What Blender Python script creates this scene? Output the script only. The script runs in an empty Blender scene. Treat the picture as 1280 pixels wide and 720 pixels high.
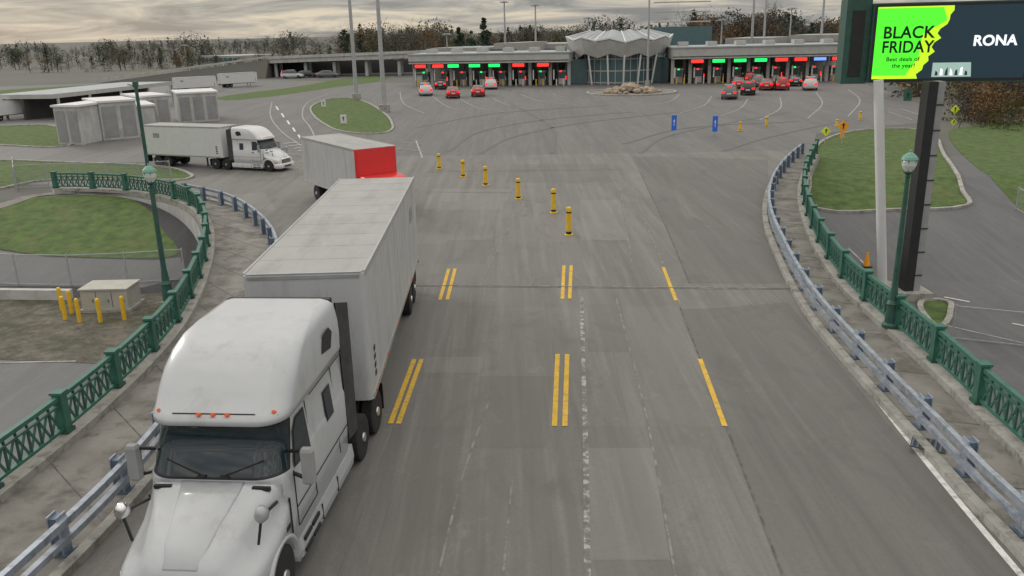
import bpy, bmesh, math, random
from mathutils import Vector, Matrix
random.seed(7)
scene=bpy.context.scene
# ------------------------------------------------------------ camera
F=1050.0; H=9.0
P=math.radians(17.05); R=math.radians(1.3)
r0=Vector((1,0,0)); fw=Vector((0,math.cos(P),-math.sin(P))); u0=Vector((0,math.sin(P),math.cos(P)))
cr=math.cos(R)*r0-math.sin(R)*u0; cu=math.sin(R)*r0+math.cos(R)*u0
cam=bpy.data.cameras.new('camera'); camo=bpy.data.objects.new('camera',cam); scene.collection.objects.link(camo)
M=Matrix.Identity(4)
for i in range(3):
    M[i][0]=cr[i]; M[i][1]=cu[i]; M[i][2]=-fw[i]
M[2][3]=H
camo.matrix_world=M
cam.sensor_width=36; cam.lens=F/1280*36; cam.clip_end=8000; cam.clip_start=.1
scene.camera=camo
scene.view_settings.view_transform='Standard'; scene.view_settings.look='None'; scene.view_settings.exposure=0
# terrain height and survey helpers (site plan recovered from the photograph)
YA,YB,ZL=36.0,50.0,-2.2
def zt(Y):
    return ZL if Y<YA else (0.0 if Y>YB else ZL*(YB-Y)/(YB-YA))
def ray(px,py): return (px-640)*cr-(py-360)*cu+F*fw
def Gz(px,py,h=0.03):
    d=ray(px,py); t=(h-H)/d.z
    return Vector((d.x*t,d.y*t))
def G(px,py):
    d=ray(px,py); lo,hi=0,3000.0/d.y
    for _ in range(60):
        m=(lo+hi)/2
        if H+d.z*m>zt(d.y*m): lo=m
        else: hi=m
    return Vector((d.x*lo,d.y*lo))
def RY(px,py,Y):
    d=ray(px,py); t=Y/d.y
    return Vector((d.x*t,Y,H+d.z*t))
def hgt(p,py):
    k=(360-py)/F
    return H+(k*p[1]*fw.y-p[0]*cu.x-p[1]*cu.y)/(cu.z-k*fw.z)
# ------------------------------------------------------------ materials
MATS={}
def mat(name,col,rough=.7,metal=0,var=.15,scale=2.0,bump=0,emit=0,stretch=(1,1,1),spec=.5,dirt=None,coat=0):
    if name in MATS: return MATS[name]
    m=bpy.data.materials.new(name); m.use_nodes=True; nt=m.node_tree; b=nt.nodes['Principled BSDF']
    b.inputs['Roughness'].default_value=rough; b.inputs['Metallic'].default_value=metal
    b.inputs['Specular IOR Level'].default_value=spec
    if coat: b.inputs['Coat Weight'].default_value=coat; b.inputs['Coat Roughness'].default_value=.1
    tc=nt.nodes.new('ShaderNodeTexCoord'); mp=nt.nodes.new('ShaderNodeMapping'); mp.inputs['Scale'].default_value=stretch
    nt.links.new(tc.outputs['Object'],mp.inputs['Vector'])
    n=nt.nodes.new('ShaderNodeTexNoise'); n.inputs['Scale'].default_value=scale; n.inputs['Detail'].default_value=3; n.inputs['Roughness'].default_value=.65
    nt.links.new(mp.outputs[0],n.inputs['Vector'])
    cr_=nt.nodes.new('ShaderNodeValToRGB')
    cr_.color_ramp.elements[0].position=.3; cr_.color_ramp.elements[1].position=.7
    c=col
    cr_.color_ramp.elements[0].color=(c[0]*(1-var),c[1]*(1-var),c[2]*(1-var),1)
    cr_.color_ramp.elements[1].color=(min(1,c[0]*(1+var)),min(1,c[1]*(1+var)),min(1,c[2]*(1+var)),1)
    nt.links.new(n.outputs['Fac'],cr_.inputs['Fac'])
    out=cr_.outputs['Color']
    if dirt:
        dc,ds,dlo,dhi,dst=dirt
        mp2=nt.nodes.new('ShaderNodeMapping'); mp2.inputs['Scale'].default_value=dst; nt.links.new(tc.outputs['Object'],mp2.inputs['Vector'])
        n2=nt.nodes.new('ShaderNodeTexNoise'); n2.inputs['Scale'].default_value=ds; n2.inputs['Detail'].default_value=5; n2.inputs['Roughness'].default_value=.7
        nt.links.new(mp2.outputs[0],n2.inputs['Vector'])
        mr=nt.nodes.new('ShaderNodeMapRange'); mr.inputs['From Min'].default_value=dlo; mr.inputs['From Max'].default_value=dhi
        nt.links.new(n2.outputs['Fac'],mr.inputs['Value'])
        mx=nt.nodes.new('ShaderNodeMix'); mx.data_type='RGBA'
        nt.links.new(mr.outputs[0],mx.inputs['Factor']); nt.links.new(out,mx.inputs['A']); mx.inputs['B'].default_value=(*dc,1)
        out=mx.outputs['Result']
    nt.links.new(out,b.inputs['Base Color'])
    if bump:
        n3=nt.nodes.new('ShaderNodeTexNoise'); n3.inputs['Scale'].default_value=scale*8; n3.inputs['Detail'].default_value=3
        nt.links.new(tc.outputs['Object'],n3.inputs['Vector'])
        bp=nt.nodes.new('ShaderNodeBump'); bp.inputs['Strength'].default_value=bump; bp.inputs['Distance'].default_value=.05
        nt.links.new(n3.outputs['Fac'],bp.inputs['Height']); nt.links.new(bp.outputs[0],b.inputs['Normal'])
    if emit:
        b.inputs['Emission Color'].default_value=(*col,1); b.inputs['Emission Strength'].default_value=emit
    MATS[name]=m; return m
def glass(name,col,rough=.08):
    return mat(name,col,rough=rough,var=.1,scale=1.5,spec=.8)

def deckmat(name,base,dark,light,wear=.5,slabs=None):
    m=bpy.data.materials.new(name); m.use_nodes=True; nt=m.node_tree; b=nt.nodes['Principled BSDF']; b.inputs['Roughness'].default_value=.68
    L=nt.links.new
    tc=nt.nodes.new('ShaderNodeTexCoord')
    def vec(st):
        mp=nt.nodes.new('ShaderNodeMapping'); mp.inputs['Scale'].default_value=st; mp.inputs['Rotation'].default_value=(0,0,math.radians(2.6))
        L(tc.outputs['Object'],mp.inputs['Vector']); return mp.outputs[0]
    def noise(scale,st,det=4,ro=.65,dist=0):
        n=nt.nodes.new('ShaderNodeTexNoise'); n.inputs['Scale'].default_value=scale; n.inputs['Detail'].default_value=det; n.inputs['Roughness'].default_value=ro; n.inputs['Distortion'].default_value=dist
        L(vec(st),n.inputs['Vector']); return n.outputs['Fac']
    def rng(v,a,bb,o=1):
        mr=nt.nodes.new('ShaderNodeMapRange'); mr.inputs['From Min'].default_value=a; mr.inputs['From Max'].default_value=bb; mr.inputs['To Max'].default_value=o
        L(v,mr.inputs['Value']); return mr.outputs[0]
    def mix(f,a,bb):
        mx=nt.nodes.new('ShaderNodeMix'); mx.data_type='RGBA'
        if isinstance(f,float): mx.inputs['Factor'].default_value=f
        else: L(f,mx.inputs['Factor'])
        for s,v in (('A',a),('B',bb)):
            if isinstance(v,tuple): mx.inputs[s].default_value=(*v,1)
            else: L(v,mx.inputs[s])
        return mx.outputs['Result']
    c=mix(rng(noise(1,(.5,.045,1)),.38,.62,wear),base,dark)
    if slabs:
        br=nt.nodes.new('ShaderNodeTexBrick'); br.inputs['Scale'].default_value=1; br.inputs['Brick Width'].default_value=slabs[0]; br.inputs['Row Height'].default_value=slabs[1]; br.offset=.5
        br.inputs['Color1'].default_value=(*[x*.76 for x in base],1); br.inputs['Color2'].default_value=(*[x*1.2 for x in base],1); br.inputs['Mortar'].default_value=(*[x*.5 for x in base],1); br.inputs['Mortar Size'].default_value=.018; br.inputs['Mortar Smooth'].default_value=.4
        L(vec((1,1,1)),br.inputs['Vector']); c=mix(.27,c,br.outputs['Color'])
    c=mix(rng(noise(1,(2.8,.09,1),5),.48,.72,.6),c,light)          # fine scuffs along the traffic
    c=mix(rng(noise(1,(1.6,.07,1),5,.7),.53,.68,.75),c,dark)           # oil and rubber trails
    c=mix(rng(noise(.5,(1,.55,1),6,.72,1.2),.53,.66,.6),c,dark)      # stains
    c=mix(rng(noise(.9,(1,.8,1),6,.75,.8),.6,.7,.55),c,light)        # spalled, salt-bleached spots
    c=mix(rng(noise(14,(1,1,1),3,.8),.48,.72,.5),c,dark)
    L(c,b.inputs['Base Color'])
    MATS[name]=m; return m

m_deck=deckmat('deck_concrete',(.184,.18,.17),(.122,.118,.11),(.255,.25,.238),.65,(3.7,9.0))
m_dark=deckmat('worn_asphalt',(.148,.145,.139),(.105,.102,.097),(.19,.187,.18))
m_plaza=deckmat('plaza_asphalt',(.155,.154,.151),(.112,.111,.109),(.205,.203,.198),.7)
m_lot=deckmat('lot_asphalt',(.122,.124,.128),(.09,.091,.095),(.165,.165,.165))
m_patch1=deckmat('concrete_patch_dark',(.16,.156,.147),(.118,.115,.108),(.21,.205,.197))
m_patch2=deckmat('concrete_patch_light',(.21,.206,.196),(.155,.151,.143),(.27,.265,.253))
m_walk=mat('walk_concrete',(.23,.22,.20),.85,var=.22,scale=.8,bump=.3,dirt=((.12,.11,.095),1.2,.48,.66,(1,1,1)))
m_curb=mat('kerb_concrete',(.36,.352,.325),.85,var=.2,scale=1.5,bump=.2,dirt=((.16,.15,.13),2.5,.5,.7,(1,1,1)))
m_wall=mat('wall_concrete',(.5,.5,.49),.85,var=.12,scale=.9,dirt=((.27,.26,.24),1.5,.5,.8,(1,1,.3)))
m_panel=mat('wall_panel',(.3,.305,.31),.8,var=.12,scale=1.2)
m_grass=mat('grass',(.075,.125,.03),.95,var=.4,scale=1.6,bump=1,dirt=((.125,.135,.05),.7,.5,.74,(1,1,1)))
m_field=mat('field',(.115,.115,.085),.95,var=.3,scale=.03,dirt=((.12,.12,.115),.02,.42,.55,(1,1,1)))
m_gravel=mat('gravel',(.135,.122,.10),.95,var=.45,scale=3,bump=.8,dirt=((.07,.075,.045),.8,.45,.62,(1,1,1)))
m_yel=mat('yellow_paint',(.68,.42,.035),.7,var=.15,scale=3,dirt=((.34,.27,.13),7,.5,.7,(1,1,1)))
m_wht=mat('white_paint',(.7,.7,.69),.7,var=.1,scale=3,dirt=((.3,.3,.28),5,.5,.72,(1,1,1)))
m_wht2=mat('faded_white_paint',(.42,.42,.42),.8,var=.2,scale=2,dirt=((.2,.2,.2),3,.45,.65,(1,1,1)))
m_seam=mat('joint_mortar',(.2,.196,.187),.9,var=.3,scale=4,dirt=((.42,.42,.4),4,.5,.58,(1,1,1)))
m_seam2=mat('old_joint',(.25,.245,.235),.9,var=.2,scale=3,dirt=((.17,.165,.155),2,.45,.55,(1,1,1)))
m_tar=mat('tar_seal',(.08,.08,.08),.6,var=.2,scale=4,dirt=((.14,.136,.13),3,.45,.58,(1,1,1)))
m_track=mat('tyre_polish',(.14,.139,.137),.8,var=.1,scale=3)
m_green=mat('green_paint',(.04,.15,.11),.5,var=.25,scale=3,dirt=((.04,.09,.07),3,.52,.72,(1,1,1)))
m_greend=mat('dark_green_paint',(.03,.095,.075),.5,var=.2,scale=3)
m_galv=mat('galvanised_steel',(.34,.38,.44),.45,metal=.3,var=.2,scale=4,dirt=((.18,.2,.23),3,.5,.7,(1,1,1)))
m_galvd=mat('steel_post',(.12,.165,.23),.5,metal=.3,var=.25,scale=5)
m_pole=mat('pole_grey',(.42,.43,.44),.5,metal=.3,var=.1,scale=2)
m_truckw=mat('truck_white_paint',(.48,.50,.52),.3,var=.04,scale=1.5,coat=.6,dirt=((.36,.365,.365),1.6,.52,.78,(1,1,.6)))
m_trail=mat('trailer_side_panel',(.48,.49,.50),.4,var=.05,scale=1,dirt=((.33,.33,.325),1.1,.48,.74,(2,2,.35)))
m_roofd=mat('trailer_roof',(.37,.37,.365),.55,var=.06,scale=.7,dirt=((.28,.278,.27),1,.48,.7,(1.5,.35,1)))
m_alu=mat('aluminium',(.58,.59,.6),.3,metal=.8,var=.1,scale=3)
m_chrome=mat('chrome',(.75,.75,.76),.12,metal=1,var=.03,scale=3)
m_blk=mat('black_plastic',(.018,.019,.021),.5,var=.2,scale=4)
m_tire=mat('tire_rubber',(.022,.022,.023),.85,var=.3,scale=6)
m_frame=mat('chassis_grey',(.05,.05,.052),.7,var=.3,scale=4)
m_glass=glass('windshield_glass',(.010,.022,.030),.05)
m_glassb=glass('building_glass',(.08,.15,.17),.15)
m_amber=mat('amber_marker',(.75,.12,.03),.3,var=.02)
m_lens=mat('headlight_lens',(.6,.62,.65),.1,var=.05,spec=.8)
m_red=mat('red_paint',(.72,.035,.035),.4,var=.08,scale=1,coat=.4)
m_redem=mat('red_led',(1,.02,.015),emit=2.6,var=.02)
m_greenem=mat('green_led',(.01,.95,.12),emit=1.7,var=.02)
m_blueem=mat('blue_led',(.15,.3,1),emit=1.2,var=.02)
m_tail=mat('tail_light',(.9,.01,.01),emit=1.8,var=.02)
m_bwall=mat('building_wall',(.38,.37,.35),.8,var=.12,scale=1)
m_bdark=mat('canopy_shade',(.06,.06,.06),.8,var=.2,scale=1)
m_fascia=mat('fascia_grey',(.46,.46,.44),.6,var=.1,scale=1)
m_metalroof=mat('standing_seam_roof',(.38,.41,.43),.45,metal=.2,var=.12,scale=.6)
m_rock=mat('rock',(.36,.29,.22),.9,var=.4,scale=1.5,bump=.6)
m_ybol=mat('bollard_yellow',(.8,.5,.03),.5,var=.12,scale=5)
m_signg=mat('sign_fluorescent',(.75,.85,.03),.5,var=.05)
m_signo=mat('sign_orange',(.95,.38,.01),.5,var=.05); m_signb=mat('sign_blue',(.03,.16,.75),.5,var=.05); m_signw=mat('sign_white',(.72,.72,.72),.5,var=.03)
m_cab=mat('cabinet_beige',(.42,.41,.37),.6,var=.1,scale=2)

# ------------------------------------------------------------ mesh builder
class MB:
    def __init__(s): s.v=[];s.f=[];s.m=[];s.s=[];s.mats=[];s.M=Matrix.Identity(4)
    def mi(s,m):
        if m not in s.mats: s.mats.append(m)
        return s.mats.index(m)
    def add(s,vs,fs,m,sm=False):
        o=len(s.v); k=s.mi(m)
        for p in vs: s.v.append(tuple(s.M@Vector(p)))
        for f in fs: s.f.append(tuple(i+o for i in f)); s.m.append(k); s.s.append(sm)
    def box(s,x0,x1,y0,y1,z0,z1,m):
        s.add([(x0,y0,z0),(x1,y0,z0),(x1,y1,z0),(x0,y1,z0),(x0,y0,z1),(x1,y0,z1),(x1,y1,z1),(x0,y1,z1)],
          [(3,2,1,0),(4,5,6,7),(0,1,5,4),(1,2,6,5),(2,3,7,6),(3,0,4,7)],m)
    def prism(s,poly,z0,z1,m,mt=None):
        n=len(poly); vs=[(p[0],p[1],z0) for p in poly]+[(p[0],p[1],z1) for p in poly]
        s.add(vs,[(i,(i+1)%n,n+(i+1)%n,n+i) for i in range(n)],m)
        s.add(vs,[tuple(range(n,2*n))],mt or m); s.add(vs,[tuple(range(n-1,-1,-1))],m)
    def cyl(s,p0,p1,r0,r1,m,n=12,caps=True,sm=True):
        p0=Vector(p0);p1=Vector(p1);d=(p1-p0).normalized()
        a=d.orthogonal().normalized(); b=d.cross(a)
        vs=[];
        for p,r in((p0,r0),(p1,r1)):
            for i in range(n):
                t=2*math.pi*i/n; vs.append(p+a*math.cos(t)*r+b*math.sin(t)*r)
        s.add(vs,[(i,(i+1)%n,n+(i+1)%n,n+i) for i in range(n)],m,sm)
        if caps: s.add(vs,[tuple(range(n-1,-1,-1)),tuple(range(n,2*n))],m)
    def bar(s,p0,p1,w,h,m):
        p0=Vector(p0);p1=Vector(p1);d=(p1-p0).normalized()
        up=Vector((0,0,1)) if abs(d.z)<.95 else Vector((0,1,0))
        a=d.cross(up).normalized(); b=a.cross(d).normalized()
        vs=[]
        for p in(p0,p1):
            for x,y in((-1,-1),(1,-1),(1,1),(-1,1)): vs.append(p+a*x*w/2+b*y*h/2)
        s.add(vs,[(0,1,5,4),(1,2,6,5),(2,3,7,6),(3,0,4,7),(3,2,1,0),(4,5,6,7)],m)
    def loft(s,rings,m,sm=True,cap0=True,cap1=True,mf=None):
        n=len(rings[0])
        vs=[p for r in rings for p in r]
        for k in range(len(rings)-1):
            for i in range(n):
                f=(k*n+i,k*n+(i+1)%n,(k+1)*n+(i+1)%n,(k+1)*n+i)
                mm=mf(k,i) if mf else m
                s.add([vs[j] for j in f],[(0,1,2,3)],mm or m,sm)
        if cap0: s.add(rings[0],[tuple(range(n-1,-1,-1))],m)
        if cap1: s.add(rings[-1],[tuple(range(n))],m)
    def lathe(s,c,prof,m,n=14,sm=True):
        rings=[[(c[0]+r*math.cos(2*math.pi*i/n),c[1]+r*math.sin(2*math.pi*i/n),c[2]+z) for i in range(n)] for r,z in prof]
        s.loft(rings,m,sm)
    def sweep(s,pts,off,w,z0,z1,m,zf=None,closed=False):
        n=len(pts); vs=[]
        for i,p in enumerate(pts):
            a=pts[(i-1)%n] if (closed or i>0) else p; b=pts[(i+1)%n] if (closed or i<n-1) else p
            t=(b-a); t=t.normalized() if t.length>1e-6 else Vector((0,1)); nn=Vector((t.y,-t.x))
            zz=zf(p.y) if zf else 0
            for o,z in((off-w/2,z0),(off+w/2,z0),(off+w/2,z1),(off-w/2,z1)):
                q=p+nn*o; vs.append((q.x,q.y,z+zz))
        fs=[]
        for i in range(n if closed else n-1):
            j=(i+1)%n
            for k in range(4): fs.append((i*4+k,i*4+(k+1)%4,j*4+(k+1)%4,j*4+k))
        if not closed: fs+= [(3,2,1,0),(n*4-4,n*4-3,n*4-2,n*4-1)]
        s.add(vs,fs,m)
    def obj(s,name,bevel=0,loc=None,rot=0,scale=1,weld=False):
        me=bpy.data.meshes.new(name); me.from_pydata(s.v,[],s.f)
        for m in s.mats: me.materials.append(m)
        me.polygons.foreach_set('material_index',s.m); me.polygons.foreach_set('use_smooth',s.s)
        bm=bmesh.new(); bm.from_mesh(me)
        if weld: bmesh.ops.remove_doubles(bm,verts=bm.verts,dist=.0005)
        bmesh.ops.recalc_face_normals(bm,faces=bm.faces); bm.to_mesh(me); bm.free()
        o=bpy.data.objects.new(name,me); scene.collection.objects.link(o)
        if loc is not None: o.location=loc
        o.rotation_euler[2]=rot; o.scale=(scale,)*3
        if bevel:
            b=o.modifiers.new('bevel','BEVEL'); b.width=bevel; b.segments=2; b.limit_method='ANGLE'; b.angle_limit=math.radians(50)
        return o
def empty(name,loc=(0,0,0),rot=0,scale=1):
    e=bpy.data.objects.new(name,None); scene.collection.objects.link(e); e.location=loc; e.rotation_euler[2]=rot; e.scale=(scale,)*3; return e
def par(ch,p): ch.parent=p

def smooth(pts,n=6):
    out=[]
    for i in range(len(pts)-1):
        p0=pts[max(i-1,0)];p1=pts[i];p2=pts[i+1];p3=pts[min(i+2,len(pts)-1)]
        L=(p2-p1).length
        t1=(p2-p0); t1=t1.normalized()*L if t1.length>1e-6 else t1
        t2=(p3-p1); t2=t2.normalized()*L if t2.length>1e-6 else t2
        for k in range(n):
            t=k/n; a=2*t**3-3*t**2+1; b=t**3-2*t**2+t; c=-2*t**3+3*t**2; d=t**3-t**2
            out.append(p1*a+t1*b+p2*c+t2*d)
    out.append(pts[-1]); return out
def resample(pts,step):
    L=[0]
    for a,b in zip(pts,pts[1:]): L.append(L[-1]+(b-a).length)
    n=max(1,round(L[-1]/step)); out=[];j=0
    for i in range(n+1):
        d=L[-1]*i/n
        while j<len(L)-2 and L[j+1]<d: j+=1
        t=(d-L[j])/max(1e-9,L[j+1]-L[j]); out.append(pts[j].lerp(pts[j+1],t))
    return out
def patch(name,pts,off,m,drape=True):
    bm=bmesh.new(); vs=[bm.verts.new((p[0],p[1],0)) for p in pts]; bm.faces.new(vs)
    bmesh.ops.triangulate(bm,faces=bm.faces)
    for Y in(YA,YB) if drape else ():
        bmesh.ops.bisect_plane(bm,geom=bm.verts[:]+bm.edges[:]+bm.faces[:],plane_co=(0,Y,0),plane_no=(0,1,0))
    for v in bm.verts: v.co.z=(zt(v.co.y) if drape else 0)+off
    bm.normal_update()
    for f in bm.faces:
        if f.normal.z<0: f.normal_flip()
    me=bpy.data.meshes.new(name); bm.to_mesh(me); bm.free(); me.materials.append(m)
    o=bpy.data.objects.new(name,me); scene.collection.objects.link(o); return o
def gp(l): return [G(*p) for p in l]
def dp(l,h=.03): return [Gz(*p,h) for p in l]
def strips(name,lines,w,z,m,drape=False,sm=0):
    mb=MB()
    for l in lines:
        pts=gp(l) if drape else dp(l)
        if sm and len(pts)>2: pts=smooth(pts,sm)
        n=len(pts); vs=[]
        for i,p in enumerate(pts):
            t=(pts[min(i+1,n-1)]-pts[max(i-1,0)]).normalized(); nn=Vector((t.y,-t.x))
            for o in(-w/2,w/2):
                q=p+nn*o; vs.append((q.x,q.y,z+(zt(q.y) if drape else 0)))
        mb.add(vs,[(2*i,2*i+1,2*i+3,2*i+2) for i in range(n-1)],m)
    return mb.obj(name)

# ------------------------------------------------------------ ground
mb=MB()
ys=[-300,YA,YB,160,600,4000]; xs=[-4000,-300,300,4000]
vs=[(x,y,zt(y)) for y in ys for x in xs]
mb.add(vs,[(j*4+i,j*4+i+1,(j+1)*4+i+1,(j+1)*4+i) for j in range(len(ys)-1) for i in range(3)],m_field)
mb.obj('ground')
V=Vector
patch('parking_lot',[V((-70,-20)),V((60,-20)),V((60,58)),V((7,58)),V((7,34.5)),V((-70,34.5))],.01,m_lot)
patch('plaza_pavement',gp([(-250,232),(-250,158),(40,150),(200,118),(330,100),(520,104),(700,106),(1060,99),(1135,122),(1180,150),(1020,168),(1012,215),(700,232),(200,228),(60,231)]),.012,m_plaza)
patch('far_road',gp([(-100,146),(-100,112),(120,104),(330,90),(520,88),(520,96),(340,100),(200,116),(60,142)]),.008,m_lot)
lawns=[
 [(-120,256),(0,256),(60,246),(150,247),(185,262),(205,290),(222,318),(190,323),(60,320),(0,312),(-120,300)],
 [(-120,160),(0,158),(60,157),(83,168),(85,183),(0,182),(-120,180)],
 [(-120,203),(0,201),(60,203),(200,209),(240,220),(225,226),(60,226),(-20,240),(-120,245)],
 [(270,122),(360,110),(468,95),(478,101),(420,109),(300,125)],
 [(1022,262),(1012,235),(1016,200),(1030,176),(1080,163),(1150,163),(1180,195),(1203,240),(1208,258),(1120,263)],
 [(1186,165),(1215,158),(1330,150),(1330,300),(1275,262),(1215,205)],
 [(388,138),(400,128),(425,123),(452,126),(480,142),(490,155),(484,166),(455,168),(415,161)],
 [(1152,378),(1182,378),(1188,388),(1176,410),(1160,402)],
 [(0,113),(150,104),(330,88),(335,92),(200,108),(0,120)],
]
kerbs=MB()
for i,l in enumerate(lawns):
    pts=gp(l); n=len(pts)
    q=smooth([pts[-1]]+pts+[pts[0],pts[1]],4)[4:4+4*n]
    patch('lawn',q,.025 if i!=3 else .02,m_grass)
    if i in(2,4,6,7,1): kerbs.sweep(q,0,.22,-.05,.12,m_curb,zf=zt,closed=True)
kerbs.obj('kerb')
patch('gravel_verge',gp([(-80,372),(0,374),(120,372),(215,366),(235,395),(190,430),(120,455),(0,450),(-80,452)]),.02,m_gravel)
patch('lower_road',gp([(-120,304),(0,314),(60,322),(190,326),(225,322),(235,345),(180,360),(0,358),(-120,356)]),.018,m_lot)
strips('footpath',[[(-120,280),(0,258),(60,243),(160,241)]],.9,.035,m_walk,True,4)
mb=MB(); pw=gp([(-120,372),(0,373),(90,374)]); mb.sweep(pw,0,.3,-.05,.45,m_wall,zf=zt); mb.obj('retaining_wall')

# ------------------------------------------------------------ bridge deck
def ext(pts,Y=-8):
    d=(pts[0]-pts[1]).normalized(); t=(pts[0].y-Y)/-d.y if abs(d.y)>.05 else 5
    k=max(1,int(t/3)); return [pts[0]+d*t*(1-i/k) for i in range(k)]+pts
PZ=.34
LG=ext(dp([(-60,652),(0,605),(60,558),(125,503),(180,451),(220,404),(248,350),(259,308),(257,280),(242,259),(210,246),(160,238),(100,235),(70,235)],PZ))
RG=ext(dp([(1345,618),(1280,556),(1235,515),(1180,462),(1110,400),(1060,355),(1028,310),(1010,270),(1004,240),(1009,215),(1020,192)],PZ))
LR=ext(dp([(20,750),(75,697),(135,636),(185,578),(250,490),(300,412),(335,350),(343,325),(336,302),(312,276),(280,258),(232,246)],.12))
RR=ext(dp([(1330,722),(1280,668),(1240,630),(1190,575),(1120,501),(1075,452),(1030,400),(1000,354),(980,314),(967,282),(964,257),(970,232),(985,210),(1003,193)],.12))
LGs=smooth(LG,6);RGs=smooth(RG,6);LRs=smooth(LR,6);RRs=smooth(RR,6)
def offs(pts,o):
    out=[]
    for i,p in enumerate(pts):
        t=(pts[min(i+1,len(pts)-1)]-pts[max(i-1,0)]).normalized(); out.append(p+Vector((t.y,-t.x))*o)
    return out
outline=offs(LGs,-.3)+dp([(60,229),(200,229),(245,223),(330,205),(420,196),(620,194),(1000,188)])+offs(RGs,.3)[::-1]
bm=bmesh.new(); vs=[bm.verts.new((p.x,p.y,.03)) for p in outline]; f=bm.faces.new(vs)
me=bpy.data.meshes.new('bridge_deck')
low=[bm.verts.new((p.x,p.y,-3.0)) for p in outline]
n=len(vs)
side=[bm.faces.new((vs[i],vs[(i+1)%n],low[(i+1)%n],low[i])) for i in range(n)]
for s_ in side: s_.material_index=1
tf=bmesh.ops.triangulate(bm,faces=[f])
bmesh.ops.recalc_face_normals(bm,faces=bm.faces)
bm.to_mesh(me); bm.free(); me.materials.append(m_deck); me.materials.append(m_wall)
o=bpy.data.objects.new('bridge_deck',me); scene.collection.objects.link(o)
def walk(A,B,name,N=70):
    def rs(p):
        L=[0]
        for x,y in zip(p,p[1:]): L.append(L[-1]+(y-x).length)
        out=[];j=0
        for i in range(N+1):
            d=L[-1]*i/N
            while j<len(L)-2 and L[j+1]<d: j+=1
            out.append(p[j].lerp(p[j+1],(d-L[j])/max(1e-9,L[j+1]-L[j])))
        return out
    a=rs(A);b=rs(B); vs=[]
    for p,q in zip(a,b): vs+=[(p.x,p.y,.16),(q.x,q.y,.16),(q.x,q.y,.0)]
    mb=MB(); mb.add(vs,[(3*i,3*i+1,3*i+4,3*i+3) for i in range(N)],m_walk)
    mb.add(vs,[(3*i+1,3*i+2,3*i+5,3*i+4) for i in range(N)],m_curb)
    mb.obj(name)
    mb=MB()
    for i in range(2,N,3):
        mb.bar((a[i].x,a[i].y,.163),(b[i].x,b[i].y,.163),.03,.006,m_tar)
    mb.obj('sidewalk_joint')
walk(LGs,offs(LRs,.25),'sidewalk'); walk(RGs,offs(RRs,-.25),'sidewalk')
mb=MB(); mb.sweep(resample(LGs,.8),.05,.5,-.02,PZ,m_curb); mb.obj('concrete_parapet')
mb=MB(); mb.sweep(resample(RGs,.8),-.05,.5,-.02,PZ,m_curb); mb.obj('concrete_parapet')
mb=MB(); mb.sweep(resample(offs(RRs,-.32),.8),0,.22,.0,.2,m_curb); mb.sweep(resample(offs(LRs,.32),.8),0,.22,.0,.2,m_curb); mb.obj('road_kerb')
def railing(pts,name):
    mb=MB(); p=resample(pts,2.6); z0=PZ
    mb.sweep(resample(pts,.65),0,.13,z0+.83,z0+.93,m_green); mb.sweep(resample(pts,.65),0,.09,z0+.68,z0+.73,m_green)
    mb.sweep(resample(pts,.65),0,.1,z0+.08,z0+.15,m_green)
    for i,q in enumerate(p):
        a=p[max(i-1,0)];b=p[min(i+1,len(p)-1)];ang=math.atan2((b-a).y,(b-a).x)
        mb.M=Matrix.Translation((q.x,q.y,0))@Matrix.Rotation(ang,4,'Z')
        mb.box(-.12,.12,-.11,.11,z0-.01,z0+.96,m_green); mb.box(-.15,.15,-.14,.14,z0+.96,z0+1.02,m_green); mb.box(-.16,.16,-.15,.15,z0-.005,z0+.09,m_greend)
    mb.M=Matrix.Identity(4)
    for a,b in zip(p,p[1:]):
        k=6
        for i in range(k):
            s=a.lerp(b,(i+.1)/k*.9+.05); t=a.lerp(b,(i+.9)/k*.9+.05)
            mb.bar((s.x,s.y,z0+.15),(t.x,t.y,z0+.68),.035,.05,m_green); mb.bar((t.x,t.y,z0+.15),(s.x,s.y,z0+.68),.035,.05,m_green)
            mb.bar((s.x,s.y,z0+.15),(s.x,s.y,z0+.83),.045,.045,m_greend)
    mb.obj(name)
railing(LGs,'green_railing'); railing(RGs,'green_railing')
def guard(pts,name,side):
    mb=MB(); p=resample(pts,2.1)
    r=resample(pts,.7)
    mb.sweep(r,side*.14,.12,.72,.86,m_galv); mb.sweep(r,side*.14,.12,.40,.52,m_galv)
    for i,q in enumerate(p):
        a=p[max(i-1,0)];b=p[min(i+1,len(p)-1)];ang=math.atan2((b-a).y,(b-a).x)
        mb.M=Matrix.Translation((q.x,q.y,0))@Matrix.Rotation(ang,4,'Z')
        mb.box(-.11,.11,-.08,.08,.16,.9,m_galvd); mb.box(-.13,.13,-.105,-.08,.16,.94,m_galv); mb.box(-.13,.13,.08,.105,.16,.94,m_galv)
        mb.box(-.18,.18,-.17,.17,.15,.19,m_galvd)
    mb.obj(name)
guard(LRs,'steel_guardrail',1); guard(RRs,'steel_guardrail',-1)
patch('asphalt_lane',dp([(852,386),(880,386),(985,378),(1110,530),(1290,738),(1240,800),(1010,800),(978,720),(930,590)]),.034,m_dark,False)
patch('asphalt_lane',dp([(790,196),(830,196),(960,200),(962,300),(982,354),(862,354),(830,280)]),.034,m_dark,False)
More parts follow.
